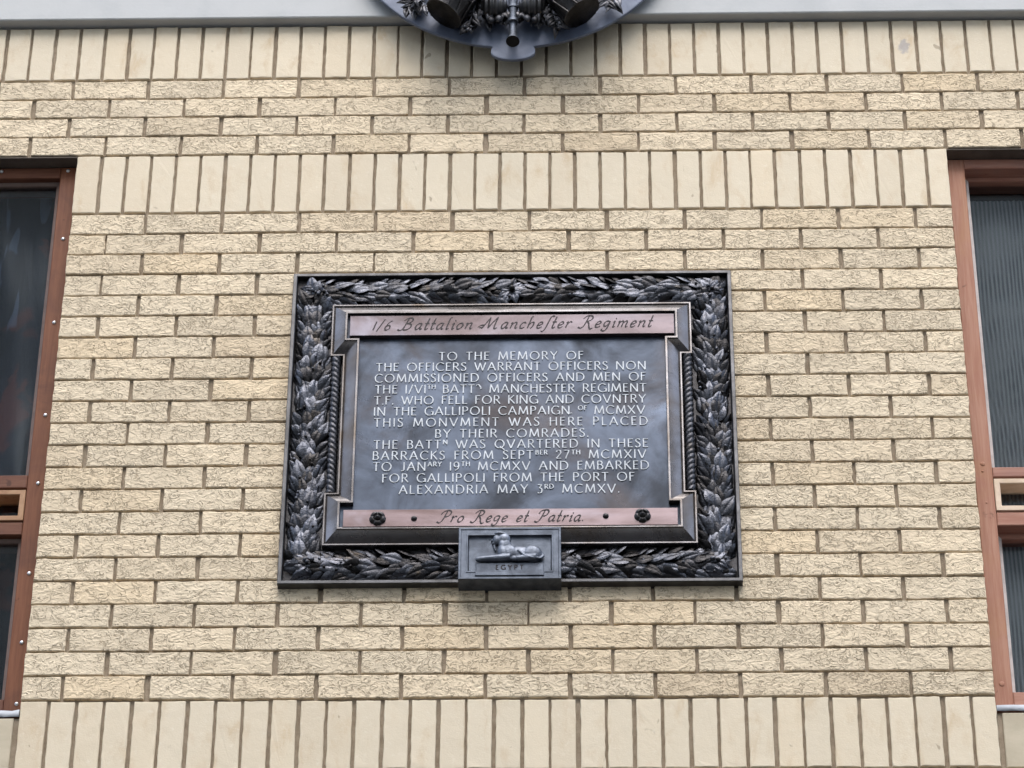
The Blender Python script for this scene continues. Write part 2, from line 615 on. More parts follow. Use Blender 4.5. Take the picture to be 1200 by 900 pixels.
wall.box(2600, 3300, -200, 2300, -400, -112, 0, 2)
wall.build("wall", [MT['rough'], MT['mortar'], MT['slab']], bld)


def soldiers(u_lo, u_hi, pitch, start, v0, v1, jw=9.5):
    mb = MB()
    k = 0
    while start + k * pitch < u_hi - 5:
        a, b = start + k * pitch + (0 if (k == 0 and start == u_lo) else jw / 2), start + (k + 1) * pitch - jw / 2
        k += 1
        if a < u_lo - 1:
            continue
        s = random.gauss(0, .9)
        brick(mb, a + (s if k > 1 else 0), min(b, u_hi) + (s if b < u_hi - 4 else 0), v0 + random.gauss(0, .9), v1 + random.gauss(0, .9), 0.55)
    return mb


P_S = (2 * PU + 9.5) / 35
soldiers(-PU, PU, P_S, -PU, 1655, 1869.5).build("soldier_course", MT['smooth'], bld, label="smooth cream upright bricks between the window heads")
soldiers(-PU, PU, P_S, -PU, -213.5, -5.5).build("soldier_course", MT['smooth'], bld, label="smooth cream upright bricks between the window sills")
soldiers(-3300, 3300, 74.77, -1540.5 - 74.77 * 24, 2171.5, 2377.5).build("soldier_course", MT['smooth'], bld, label="smooth cream upright bricks below the pale concrete band")
mb = MB()
mb.box(-3300, 3300, 2385, 3700, -105, 33, 5)
mb.build("concrete_band", MT['band'], bld)

# sill slabs, flashings, windows
for side in (-1, 1):
    def bx(mb, a, b, *r, **k):
        lo, hi = (a, b) if side > 0 else (-b, -a)
        mb.box(lo, hi, *r, **k)
    mb = MB()
    x = 1304
    for wdt in (585, 585):
        bx(mb, x, x + wdt, -216, -51, -70, -5, bev=3)
        x += wdt + 8
    bx(mb, 1290, U_OUT, -219, -50, -100, -12, mi=1)
    mb.build("sill_panel", [MT['slab'], MT['mortar']], bld)
    mb = MB()
    N = 60
    rows = []
    for (vv, dd) in ((-22, -47), (-24, -14), (-27, -6), (-44, -3.5), (-46, -6)):
        rows.append([((side * (1291 + (U_OUT - 1293) * k / N)), vv + random.gauss(0, .9), dd + random.gauss(0, .8)) for k in range(N + 1)])
    mb.grid(rows)
    mb.build("lead_flashing", MT['lead'], bld, smooth=True)

    left = side < 0
    dv = -5 if left else 0
    wv, wh, wp = (MT['wood_l'], MT['wood_lh'], MT['wood_t']) if left else (MT['wood_r'], MT['wood_rh'], MT['wood_p'])
    win = MB()
    FR0, FR1 = -140, -45
    # outer frame: jambs and head and foot
    bx(win, 1293, 1343, -9 + dv, 1866, FR0, FR1, bev=3)
    bx(win, U_OUT - 54, U_OUT - 4, -9 + dv, 1866, FR0, FR1, bev=3)
    for (a, b) in (((1826, 1866) if left else (1832, 1867)), (-9 + dv, 36 + dv)):
        bx(win, 1343.3, U_OUT - 54.3, a, b, FR0, FR1 - 1, bev=3, mi=1)
    lab = ("brown timber window with screw heads along its frame and dark glass" if left else
           "pinkish timber window with a grey rippled blind behind its glass")
    wo = win.build("window", [wv, wh], bld, label=lab)
    U0, U1 = 1343.5, U_OUT - 54.5
    r1 = (712, 756) if left else (727, 760)
    r2 = (556, 598) if left else (565, 609)
    for (a, b) in (r1, r2):
        mb = MB()
        bx(mb, U0, U1, a, b, -138, -46, bev=3)
        mb.build("transom", wh, wo)
    # little vent sash between the transoms
    a, b = r2[1] + 6, r1[0] - 6
    mb = MB()
    poly = [(U0 + 1, a), (U1 - 1, a), (U1 - 1, b), (U0 + 1, b)]
    if left:
        poly = [(-U1 + 1, a), (-U0 - 1, a), (-U0 - 1, b), (-U1 + 1, b)]
    mb.sweep_poly(poly, [(0, -110), (0, -47), (1.5, -45.5), (14, -45.5), (16, -47), (17, -100)])
    mb.build("vent_sash", wp, wo)
    mb = MB()
    bx(mb, U0 + 10, U1 - 10, a + 10, b - 10, -96, -92)
    mb.build("pane", MT['glass'], wo)
    # beads and panes of the big lights
    for (lo, hi) in ((r1[1], 1826 if left else 1832), (36 + dv, r2[0])):
        mb = MB()
        p2 = [(U0, lo + 0.5), (U1, lo + 0.5), (U1, hi - 0.5), (U0, hi - 0.5)] if not left else [(-U1, lo + .5), (-U0, lo + .5), (-U0, hi - .5), (-U1, hi - .5)]
        if left:
            mb.sweep_poly(p2, [(0, -120), (0, -66), (1, -65), (11, -70), (12, -72), (12, -120)])
            mb.build("glazing_bead", MT['dark_strip'], wo)
        else:
            mb.sweep_poly(p2, [(0, -150), (0, -89), (1, -88), (13, -90), (14, -92), (14, -150)], 0, [1, 0, 1, 0])
            mb.build("glazing_bead", [MT['pale_strip'], MT['wood_rh']], wo)
        mb = MB()
        g = -78 if left else -112
        bx(mb, U0 + 8, U1 - 8, lo + 8, hi - 8, g - 5, g)
        mb.build("pane", MT['glass'], wo)
    if left:
        for (u, v) in ((-1314.5, 1594), (-1315, 1287), (-1312, 960), (-1312.5, 726.5), (-1311, 428.7), (-1311.5, 207.3), (-1308, 15.6), (-1520, 1852), (-1321, 1852), (-1720, 1852), (-1920, 1852)):
            mb = MB()
            mb.ellipsoid((u, v, -44.5), (6.0, 6.0, 3.6), nu=10, nv=6)
            mb.build("screw_head", MT['steel'], wo, smooth=True)
    else:
        for (u, v, r) in ((1318, 770, 7), (1316, 745, 4), (1319, 640, 3), (1316, 60, 8)):
            mb = MB()
            mb.ellipsoid((u, v, -44.8), (r, r, 1.6), nu=10, nv=6)
            mb.build("screw_cover", wv, wo, smooth=True)

    mb = MB()
    bx(mb, 1290, U_OUT, 1868.5, 1873, -100, -4, 1)
    mb.build("lintel", MT['lintel'], bld)
    # dark room behind
    mb = MB()
    a0, a1 = (1290, U_OUT) if side > 0 else (-U_OUT, -1290)
    mb.add([(a0, -20, -112), (a1, -20, -112), (a1, 1872, -112), (a0, 1872, -112), (a0, -20, -900), (a1, -20, -900), (a1, 1872, -900), (a0, 1872, -900)],
           [(4, 5, 6, 7), (0, 1, 5, 4), (1, 2, 6, 5), (2, 3, 7, 6), (3, 0, 4, 7)])
    mb.build("room_lining", MT['room'], bld)

# what hangs behind the glass
bl = MB()
NU, NV = 620, 60
rows = []
for j in range(NV + 1):
    v = 4 + (1776 - 4) * j / NV
    row = []
    for i in range(NU + 1):
        u = 1296 + (2494 - 1296) * i / NU
        ph = (u + 0.16 * v + 7 * math.sin(v / 170 + u / 260) + 3 * math.sin(v / 47 + u / 31)) / 15.5 * 2 * math.pi
        amp = 2.6 + 1.3 * math.sin(v / 210 + u / 90)
        row.append((u, v, -128 + amp * math.sin(ph) + 4 * math.sin(u / 130)))
    rows.append(row)
bl.grid(rows)
o = bl.build("window_blind", MT['blind'], None, smooth=True)
o['label'] = "grey finely rippled blind hanging behind the right window glass"
o['category'] = "blind"
fm = MB()
rows = []
for j in range(71):
    v = 0 + 1850 * j / 70
    row = []
    for i in range(121):
        u = -2490 + (1200) * i / 120
        row.append((u, v, -170 + 22 * math.sin(u / 60 + 1.3 * math.sin(v / 240)) + 9 * math.sin(u / 23 + v / 150) + 8 * math.sin(v / 90 + u / 70)))
    rows.append(row)
fm.grid(rows)
o = fm.build("window_curtain", MT['film'], None, smooth=True)
o['label'] = "dark crumpled curtain painted with reddish and bluish reflections behind the left window glass"
o['category'] = "curtain"


# ------------------------------------------------------------------ lettering (stroke alphabets cut with a broad nib)
def arc(cx, cy, rx, ry, a0, a1, n=12):
    return [(cx + rx * math.cos(R(a0 + (a1 - a0) * i / n)), cy + ry * math.sin(R(a0 + (a1 - a0) * i / n))) for i in range(n + 1)]


def cr(pts, n=6):
    P = [pts[0]] + list(pts) + [pts[-1]]
    out = []
    for i in range(1, len(P) - 2):
        p0, p1, p2, p3 = P[i - 1], P[i], P[i + 1], P[i + 2]
        for k in range(n):
            t = k / n
            out.append(tuple(0.5 * ((2 * p1[c]) + (-p0[c] + p2[c]) * t + (2 * p0[c] - 5 * p1[c] + 4 * p2[c] - p3[c]) * t * t + (-p0[c] + 3 * p1[c] - 3 * p2[c] + p3[c]) * t ** 3) for c in (0, 1)))
    out.append(pts[-1])
    return out


S_ = cr([(.44, .86), (.34, .97), (.22, .985), (.08, .90), (.06, .76), (.16, .62), (.36, .46), (.45, .32), (.42, .12), (.28, .015), (.13, .02), (.02, .15)])
CAPS = {
    'A': (.80, [[(.02, 0), (.40, 1)], [(.40, 1), (.78, 0)], [(.15, .34), (.65, .34)]]),
    'B': (.58, [[(.08, 0), (.08, 1)], [(.08, .98)] + arc(.28, .765, .21, .215, 90, -90) + [(.08, .55)], [(.08, .55)] + arc(.30, .285, .25, .265, 90, -90) + [(.08, .02)]]),
    'C': (.78, [arc(.47, .5, .43, .49, 48, 312, 22)]),
    'D': (.82, [[(.08, 0), (.08, 1)], [(.08, .98)] + arc(.32, .5, .44, .48, 90, -90, 18) + [(.08, .02)]]),
    'E': (.52, [[(.08, 0), (.08, 1)], [(.08, .97), (.50, .97)], [(.08, .56), (.42, .56)], [(.08, .03), (.51, .03)]]),
    'F': (.50, [[(.08, 0), (.08, 1)], [(.08, .97), (.50, .97)], [(.08, .56), (.41, .56)]]),
    'G': (.82, [arc(.47, .5, .43, .49, 48, 335, 22), [(.80, .02), (.80, .42)], [(.60, .42), (.86, .42)]]),
    'H': (.74, [[(.08, 0), (.08, 1)], [(.66, 0), (.66, 1)], [(.08, .55), (.66, .55)]]),
    'I': (.16, [[(.08, 0), (.08, 1)]]),
    'J': (.42, [[(.34, 1), (.34, .25)] + arc(.12, .22, .22, .24, 0, -110, 8)]),
    'K': (.64, [[(.08, 0), (.08, 1)], [(.58, 1), (.10, .50)], [(.20, .58), (.64, 0)]]),
    'L': (.50, [[(.08, 0), (.08, 1)], [(.08, .03), (.50, .03)]]),
    'M': (.98, [[(.06, 0), (.16, 1)], [(.16, 1), (.49, .10)], [(.49, .10), (.82, 1)], [(.82, 1), (.92, 0)]]),
    'N': (.80, [[(.08, 0), (.08, 1)], [(.08, 1), (.72, 0)], [(.72, 0), (.72, 1)]]),
    'O': (.98, [arc(.49, .5, .43, .485, 90, 450, 28)]),
    'P': (.58, [[(.08, 0), (.08, 1)], [(.08, .98)] + arc(.28, .725, .25, .255, 90, -90) + [(.08, .47)]]),
    'Q': (.98, [arc(.49, .5, .43, .485, 90, 450, 28), [(.52, .20), (.98, -.22)]]),
    'R': (.64, [[(.08, 0), (.08, 1)], [(.08, .98)] + arc(.28, .74, .24, .24, 90, -90) + [(.08, .50)], [(.28, .50), (.64, 0)]]),
    'S': (.50, [S_]),
    'T': (.62, [[(.31, 0), (.31, 1)], [(.0, .97), (.62, .97)]]),
    'V': (.78, [[(.02, 1), (.39, 0)], [(.39, 0), (.76, 1)]]),
    'W': (1.12, [[(.02, 1), (.32, 0)], [(.32, 0), (.56, .92)], [(.56, .92), (.82, 0)], [(.82, 0), (1.10, 1)]]),
    'X': (.72, [[(.02, 1), (.70, 0)], [(.68, 1), (.04, 0)]]),
    'Y': (.70, [[(.02, 1), (.35, .48)], [(.68, 1), (.35, .48)], [(.35, .48), (.35, 0)]]),
    '1': (.18, [[(.09, 0), (.09, 1)]]),
    '2': (.52, [cr([(.05, .76), (.10, .93), (.25, .99), (.42, .92), (.46, .74), (.36, .50), (.04, .04)]), [(.03, .03), (.52, .03)]]),
    '3': (.48, [[(.04, .97), (.42, .97)], [(.42, .97), (.20, .58)], cr([(.20, .58), (.38, .52), (.45, .32), (.38, .08), (.20, .0), (.03, .06)])]),
    '7': (.52, [[(.02, .97), (.50, .97)], [(.50, .97), (.18, 0)]]),
    '9': (.56, [arc(.28, .69, .23, .29, 0, 360, 18), cr([(.51, .69), (.50, .45), (.40, .18), (.14, .0)])]),
    '/': (.40, [[(.02, -.05), (.38, 1.05)]]),
    '.': (.14, [[(.07, .0), (.07, .11)]]),
    'n': (.5, [cr([(0, .9), (.12, 1.0), (.28, .93), (.42, .72), (.47, .5)])]),   # flourish for a contracted N
}
X = .52
ITAL = {
    'a': (.50, [cr([(.40, X), (.22, X), (.08, .36), (.06, .14), (.16, .0), (.30, .10), (.40, .34)]), cr([(.42, X), (.39, .18), (.44, .01), (.54, .08)])]),
    'c': (.40, [cr([(.36, .42), (.28, X), (.14, .46), (.06, .24), (.10, .04), (.24, .0), (.38, .10)])]),
    'e': (.42, [cr([(.08, .22), (.28, .28), (.37, .40), (.28, X), (.14, .46), (.06, .22), (.12, .02), (.26, .0), (.40, .11)])]),
    'g': (.50, [cr([(.40, X), (.20, X), (.08, .38), (.09, .16), (.20, .08), (.34, .20), (.42, .42)]), cr([(.43, X), (.40, .05), (.34, -.22), (.20, -.33), (.04, -.26), (.06, -.14)])]),
    'h': (.52, [cr([(.20, 1.02), (.10, .95), (.09, .5), (.08, .0)]), cr([(.09, .28), (.20, .46), (.32, X), (.40, .44), (.40, .16), (.30, -.04)])]),
    'i': (.24, [cr([(.04, .42), (.12, X), (.13, .30), (.12, .06), (.18, .0), (.26, .08)]), [(.15, .70), (.16, .78)]]),
    'l': (.26, [cr([(.22, 1.05), (.12, .92), (.11, .4), (.12, .06), (.18, .0), (.28, .09)])]),
    'm': (.76, [cr([(.02, .42), (.10, X), (.10, .26), (.08, .0)]), cr([(.10, .30), (.22, .48), (.32, X), (.37, .42), (.36, .2), (.34, .0)]), cr([(.36, .30), (.48, .48), (.58, X), (.64, .42), (.62, .12), (.68, .0), (.78, .09)])]),
    'n': (.54, [cr([(.02, .42), (.10, X), (.10, .26), (.08, .0)]), cr([(.10, .28), (.22, .46), (.34, X), (.42, .42), (.40, .12), (.46, .0), (.56, .09)])]),
    'o': (.46, [cr([(.24, X), (.10, .42), (.05, .20), (.12, .02), (.24, .0), (.37, .12), (.42, .34), (.34, .48), (.24, X)])]),
    'r': (.38, [cr([(.02, .42), (.10, X), (.10, .26), (.08, .0)]), cr([(.10, .28), (.20, .44), (.30, X), (.38, .45)])]),
    's': (.36, [cr([(.34, .44), (.24, X), (.12, .44), (.16, .30), (.28, .20), (.28, .05), (.14, .0), (.02, .08)])]),
    'f': (.34, [cr([(.46, .98), (.36, 1.05), (.24, .92), (.19, .5), (.14, -.05), (.04, -.28), (-.10, -.30)])]),   # long s
    't': (.30, [cr([(.16, .98), (.13, .5), (.12, .08), (.20, .0), (.32, .10)]), [(.0, X), (.30, X)]]),
    'B': (.86, [cr([(.34, .98), (.28, .5), (.20, .08), (.02, -.06), (-.16, .02)]), cr([(.06, .80), (.26, 1.0), (.52, 1.03), (.66, .86), (.56, .64), (.34, .54)]), cr([(.34, .54), (.62, .48), (.70, .26), (.56, .04), (.34, -.02), (.20, .06)])]),
    'M': (1.16, [cr([(-.30, .12), (-.14, .30), (.06, .30), (-.02, .12), (-.18, .10)]), cr([(.0, .0), (.14, .40), (.34, .98)]), cr([(.34, .98), (.38, .5), (.44, .04)]), cr([(.44, .04), (.60, .5), (.86, 1.0)]), cr([(.86, 1.0), (.84, .5), (.86, .06), (.96, .0), (1.06, .08)])]),
    'R': (.86, [cr([(.36, .98), (.30, .5), (.22, .10), (.06, -.06), (-.14, .02)]), cr([(.02, .76), (.22, 1.0), (.50, 1.03), (.66, .86), (.58, .64), (.34, .52)]), cr([(.36, .52), (.52, .34), (.62, .06), (.76, -.14), (.92, -.06)])]),
    'P': (.72, [cr([(.36, .98), (.30, .5), (.22, .10), (.06, -.06), (-.14, .02)]), cr([(-.02, .70), (.12, .96), (.48, 1.05), (.68, .88), (.60, .58), (.34, .46)])]),
    'A': (.80, [cr([(-.22, .12), (-.06, .0), (.14, .22), (.52, 1.0)]), cr([(.52, 1.0), (.54, .5), (.56, .08), (.66, .0), (.74, .08)]), [(.16, .34), (.58, .36)]]),
    '1': (.20, [[(.11, .75), (.10, 0)]]),
    '6': (.44, [cr([(.38, .80), (.18, .62), (.06, .24), (.12, .02), (.26, .0), (.38, .16), (.32, .36), (.18, .38), (.08, .26)])]),
    '/': (.36, [[(.04, -.12), (.30, .95)]]),
    '.': (.16, [[(.06, .0), (.08, .09)]]),
}


def ribbon(mb, pts, thick, thin, nib, d0, d1, minw=0.0):
    P = [Vector(p) for p in pts]
    Q = [P[0]]
    for p in P[1:]:
        if (p - Q[-1]).length > 1e-6:
            Q.append(p)
    P = Q
    n = len(P)
    closed = n > 4 and (P[0] - P[-1]).length < 1e-4
    L, Rr = [], []
    for i in range(n):
        if closed and i in (0, n - 1):
            d = (P[1] - P[n - 2])
        else:
            d = P[min(i + 1, n - 1)] - P[max(i - 1, 0)]
        a = math.atan2(d.y, d.x)
        wd = max(minw, thin + (thick - thin) * abs(math.sin(a - nib)))
        nn = Vector((-d.y, d.x)).normalized() * wd / 2
        L.append(P[i] + nn)
        Rr.append(P[i] - nn)
    rows = []
    for i in range(n):
        rows.append([(L[i].x, L[i].y, d0), (L[i].x, L[i].y, d1), (Rr[i].x, Rr[i].y, d1), (Rr[i].x, Rr[i].y, d0)])
    b = len(mb.v)
    mb.grid(rows)
    if not closed:
        mb.add(rows[0], [(0, 1, 2, 3)])
        mb.add(rows[-1], [(3, 2, 1, 0)])


def layout(tokens, font, track, space):
    """tokens: list of (char, scale, raise); returns placed glyphs and total width in cap heights"""
    x, out = 0.0, []
    for i, (ch, s, up) in enumerate(tokens):
        if ch == ' ':
            x += space
            continue
        wd, st = font[ch]
        out.append((ch, x, s, up))
        x += wd * s + track * (0.55 if s < 1 else 1)
    return out, x - track


def parse(txt):
    """^...^ marks small raised letters, _ a narrow pause"""
    tk, sup = [], False
    for ch in txt:
        if ch == '^':
            sup = not sup
            continue
        tk.append((ch, .52 if sup else 1.0, .50 if sup else 0.0))
    return tk


def set_line(mb, txt, font, uL, uR, vL, vR, cap, d0, d1, thick, thin, nib, slant=0.0, space=.42):
    tk = parse(txt)
    lo, hi = -.1, .6
    W = (uR - uL) / cap
    for _ in range(40):
        m = (lo + hi) / 2
        if layout(tk, font, m, space + 1.2 * m)[1] < W:
            lo = m
        else:
            hi = m
    gl, tot = layout(tk, font, lo, space + 1.2 * lo)
    sx = W / tot
    k = 0
    for (ch, x, s, up) in gl:
        for st in font[ch][1]:
            pts = []
            for (a, b) in st:
                X_ = (x + (a + slant * b) * s) * sx * cap
                pts.append((uL + X_, vL + (vR - vL) * X_ / (uR - uL) + (up + b * s) * cap))
            e = (k % 9) * 0.05
            k += 1
            f = 1.0 if s == 1 else .78
            ribbon(mb, pts, thick * cap * f, thin * cap * f, R(nib), d0, d1 + e)
    return sx, lo


# ------------------------------------------------------------------ the memorial plaque
PLC = Vector((0.0068, 0.0, Z0 + 0.336))
plq = thing("memorial_plaque", "rectangular dark bronze memorial plaque with laurel leaf border and silver inscription",
            "plaque", PLC)

UL, UR, VB, VT = -622.5, 636.0, 336.0, 1395.0
mb = MB()
mb.box(UL + 1, UR - 1, VB + 1, VT - 1, 1, 20)
mb.build("back_plate", MT['bronze'], plq)
mb = MB()
rect = [(UL, VB), (UR, VB), (UR, VT), (UL, VT)]
mb.sweep_poly(rect, [(0, 0.5), (0, 37), (1.5, 38.5), (9.5, 38.5), (11, 37), (14, 20.5)])
mb.build("rim", MT['rimm'], plq)


def leaf(mb, pu, pv, pd, ang, L, W, tilt, lift, curve, cup=5.0):
    """one laurel leaf: almond blade with a sunk midrib, tip lifted"""
    n = 10
    rows = []
    ca, sa = math.cos(ang), math.sin(ang)
    ct, stt = math.cos(tilt), math.sin(tilt)
    for i in range(n):
        t = i / (n - 1)
        hw = W * .5 * math.sin(math.pi * min(1, .03 + .97 * t) ** .78) * (1.12 - .22 * t) + 0.2
        row = []
        cy = curve * (t * t - .3 * t)
        cz = lift * t + 4 * math.sin(math.pi * t) - 3 * max(0, t - .7) * 3
        for s in (-1, -.62, -.12, 0, .12, .62, 1):
            y = s * hw
            z = {0: -0.6, .12: 1.2, .62: 1.4, 1: -cup * .5}[abs(s)] * (hw / (W * .5))
            y2, z2 = y * ct - z * stt, y * stt + z * ct
            x = t * L
            row.append((pu + ca * x - sa * (cy + y2), pv + sa * x + ca * (cy + y2), pd + cz + z2))
        rows.append(row)
    mb.grid(rows)


wr = MB()


def garland(p0, p1, half, seed_step=28.0, rows=(-.72, -.26, .26, .72)):
    a, b = Vector(p0), Vector(p1)
    L = (b - a).length
    d = (b - a) / L
    nrm = Vector((-d.y, d.x))
    base = math.atan2(d.y, d.x)
    for ri, s in enumerate(rows):
        k, x = 0, -20 + (0 if ri % 2 else seed_step * .5)
        while x < L - 44:
            sj = s + random.gauss(0, .07)
            p = a + d * (x + random.gauss(0, 4)) + nrm * (sj * half * .72)
            sp = s * .62 + random.gauss(0, .17)
            h = 17 + 15 * (1 - abs(s) ** 1.6) + random.gauss(0, 2)
            Ln = random.uniform(58, 76)
            leaf(wr, p.x - d.x * 14, p.y - d.y * 14, h, base + sp, Ln, random.uniform(31, 42), -s * .80 + random.gauss(0, .20),
                 random.uniform(0, 8), random.gauss(0, 5) - s * 7, 4)
            x += seed_step * random.uniform(.85, 1.2)
            k += 1


H = 50
garland((-558, 440), (-558, 1385), H)            # sides climb
garland((575, 440), (575, 1385), H)
garland((-545, 1334), (10, 1334), H)             # top runs to the middle from both corners
garland((560, 1334), (4, 1334), H)
garland((-118, 401), (-608, 401), H)             # foot runs outwards from the sphinx
garland((132, 401), (622, 401), H)
for (cx, cy, a0, a1) in ((-556, 1325, 60, 200), (569, 1325, -20, 120), (-545, 405, 130, 235), (560, 405, -55, 50)):
    for k in range(9):
        an = R(a0 + (a1 - a0) * k / 8 + random.gauss(0, 6))
        leaf(wr, cx + 4 * math.cos(an), cy + 4 * math.sin(an), 32 + random.gauss(0, 2), an, random.uniform(38, 50), random.uniform(20, 27), random.gauss(0, .3), 2, random.gauss(0, 5))
    for k in range(3):
        wr.ellipsoid((cx + random.gauss(0, 9), cy + random.gauss(0, 9), 44), (6, 6, 6), nu=10, nv=6)
for k in range(70):
    side = random.random()
    if side < .25:
        p = (random.uniform(-590, 600), 1334 + random.uniform(-38, 38))
    elif side < .5:
        p = (-556 + random.uniform(-38, 38), random.uniform(400, 1350))
    elif side < .75:
        p = (569 + random.uniform(-38, 38), random.uniform(400, 1350))
    else:
        p = (random.choice([random.uniform(-600, -150), random.uniform(160, 610)]), 401 + random.uniform(-36, 36))
    wr.ellipsoid((p[0], p[1], 41), (4.5, 4.5, 4.5), nu=9, nv=6)
for k in range(10):
    an = R(-90 + (k - 4.5) * 38 + random.gauss(0, 6))
    leaf(wr, 7, 1334, 30, an, random.uniform(40, 56), random.uniform(24, 30), random.gauss(0, .25), 3, random.gauss(0, 5))
wr.ellipsoid((7, 1334, 42), (9, 9, 8), nu=12, nv=8)
wr.v = [(min(max(p[0], UL + 13 + (p[1] % 5)), UR - 13 - (p[1] % 5)), min(max(p[1], VB + 13 + (p[0] % 5)), VT - 13 - (p[0] % 5)), p[2]) for p in wr.v]
wr.build("laurel_border", MT['leaf'], plq, smooth=True)

TAB = [(-506, 455), (518, 455), (518, 628), (488, 628), (488, 1095), (518, 1095), (518, 1277), (-506, 1277), (-506, 1095), (-470, 1095), (-470, 628), (-506, 628)]
mb = MB()
prof = [(0, 20), (0, 42.5), (1.2, 44), (5, 44), (6, 43), (7.5, 40.5)]
for k in range(1, 9):                            # hollow between two fillets
    t = k / 8
    prof.append((7.5 + 31 * t, 40.5 + 19.5 * (t + .10 * math.sin(math.pi * t))))
prof += [(39.5, 62.6), (41, 64), (46, 64), (47, 63), (47.5, 46)]
mb.sweep_poly(TAB, prof)
mb.build("tablet_moulding", MT['mould'], plq)
for cu, sg in ((-488.5, 1), (503.5, -1)):        # twisted rope up each side
    mb = MB()
    rows = []
    NV, NA = 460, 20
    for j in range(NV + 1):
        v = 630 + 464 * j / NV
        row = []
        for k in range(NA + 1):
            th = math.pi * k / NA
            ph = 3 * th * sg + 2 * math.pi * v / 17.5
            r = 12.2 + 2.6 * abs(math.sin(ph / 2)) ** .8
            row.append((cu - r * math.cos(th), v, 31 + 1.15 * r * math.sin(th)))
        rows.append(row)
    mb.grid(rows)
    mb.build("rope_moulding", MT['leaf'], plq, smooth=True)

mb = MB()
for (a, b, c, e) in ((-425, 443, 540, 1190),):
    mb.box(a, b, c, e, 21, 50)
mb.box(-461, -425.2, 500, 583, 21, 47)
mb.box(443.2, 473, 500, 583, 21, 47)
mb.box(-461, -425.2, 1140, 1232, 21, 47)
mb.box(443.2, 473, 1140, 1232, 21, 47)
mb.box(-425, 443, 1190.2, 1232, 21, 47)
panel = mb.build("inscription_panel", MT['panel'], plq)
LINES = [("TO THE MEMORY OF", -197.5, 210.4, 1070.3), ("THE OFFICERS WARRANT OFFICERS NON", -374, 385.8, 1033.5),
         ("COMMISSIONED OFFICERS AND MEN OF", -376.5, 385, 995), ("THE I/VI^TH^ BATTn MANCHESTER REGIMENT", -375, 385.4, 956.4),
         ("T.F. WHO FELL FOR KING AND COVNTRY", -376, 383.8, 918.5), ("IN THE GALLIPOLI CAMPAIGN^ OF^ MCMXV", -376.2, 380.8, 880.6),
         ("THIS MONVMENT WAS HERE PLACED", -374.4, 388, 842.5), ("BY THEIR COMRADES.", -203.5, 223, 803.7),
         ("THE BATT^N^ WAS QVARTERED IN THESE", -373, 387.6, 767.5), ("BARRACKS FROM SEPT^BER^ 27^TH^ MCMXIV", -375, 381.6, 730.6),
         ("TO JAN^ARY^ 19^TH^ MCMXV AND EMBARKED", -372.8, 388.7, 693.5), ("FOR GALLIPOLI FROM THE PORT OF", -346.5, 348, 655.2),
         ("ALEXANDRIA MAY 3^RD^ MCMXV.", -299, 306.3, 616.6)]
for (tx, a, b, v) in LINES:
    mb = MB()
    set_line(mb, tx, CAPS, a, b, v, v, 28.5, 49.5, 52.2, .115, .045, 14)
    if 'OF^' in tx:
        mb.box(163, 178, v + 3, v + 5.2, 49.5, 52.1)
    mb.build("text_line", MT['letter'], panel)

mb = MB()
mb.box(-452, 468.5, 1149, 1219, 47.2, 66, 1.2)
tb = mb.build("title_band", MT['title'], plq)
mb = MB()
set_line(mb, "1/6 Battalion Manchefter Regiment", ITAL, -390, 402, 1168, 1173, 40, 65.8, 66.7, .135, .035, 40, .34, .40)
mb.build("title_lettering", MT['ink'], tb)
mb = MB()
mb.box(-449, 464.5, 500, 556, 47.2, 66, 1.2)
mo = mb.build("motto_band", MT['motto'], plq)
mb = MB()
set_line(mb, "Pro Rege et Patria.".replace("Patria", "Patria"), ITAL, -188, 207, 513.5, 514, 36, 65.8, 66.7, .14, .035, 40, .34, .42)
mb.build("motto_lettering", MT['ink'], mo)
for (cu, cv) in ((-354, 526.5), (368, 530.5)):
    mb = MB()
    rows = []                                    # five-petalled boss
    for i in range(23):
        rr_ = i / 22
        row = []
        for k in range(60):
            th = 2 * math.pi * k / 60
            pet = abs(math.sin(2.5 * th)) ** .5
            rad = rr_ * (21 + 2.2 * pet)
            z = 66 + 10 * math.sqrt(max(0, 1 - rr_ ** 4)) - 6 * math.exp(-((rr_ - .42) / .10) ** 2) + 5 * math.exp(-(rr_ / .22) ** 2) - (3.5 * (1 - pet) if rr_ > .5 else 0)
            row.append((cu + rad * math.sin(th), cv + rad * math.cos(th), z))
        rows.append(row)
    mb.grid(rows, closed_v=True)
    mb.build("rosette", MT['bronze'], plq, smooth=True)
for (cu, cv) in ((-254.5, 526), (268, 530)):
    mb = MB()
    mb.ellipsoid((cu, cv, 66), (8.5, 8.5, 7), nu=12, nv=8)
    mb.build("stud", MT['bronze'], plq, smooth=True)

# sphinx panel
SB = [(-131.5, 326), (146, 326), (146, 492), (-131.5, 492)]
mb = MB()
mb.sweep_poly(SB, [(0, 0.5), (0, 71), (1, 72), (6, 72), (7.5, 70), (21, 70), (22, 71.5), (25, 71.5), (27, 64), (29, 62)])
mb.box(-131, 145.5, 326.5, 491.5, 2, 62.5)
spx = mb.build("sphinx_panel", MT['sph'], plq)
mb = MB()
mb.box(-84, 98, 347.5, 378, 62, 71, 1.5)
mb.box(-86, 100, 335.5, 347, 62, 74, 1.5)
mb.build("plinth", MT['sph'], spx)
mb = MB()
set_line(mb, "EGYPT", CAPS, -30, 44, 356, 356, 14, 70.8, 71.8, .22, .12, 14)
mb.build("plinth_lettering", MT['ink'], spx)
mb = MB()
E_ = mb.ellipsoid
E_((36, 408, 66), (50, 24, 13), rot=-.03)
E_((6, 410, 68), (26, 27, 14), rot=.30)                 # ribs and shoulder
E_((68, 406, 69), (29, 27, 14), rot=-.35)               # haunch
E_((-11, 412, 68), (15, 28, 13), rot=.15)               # chest
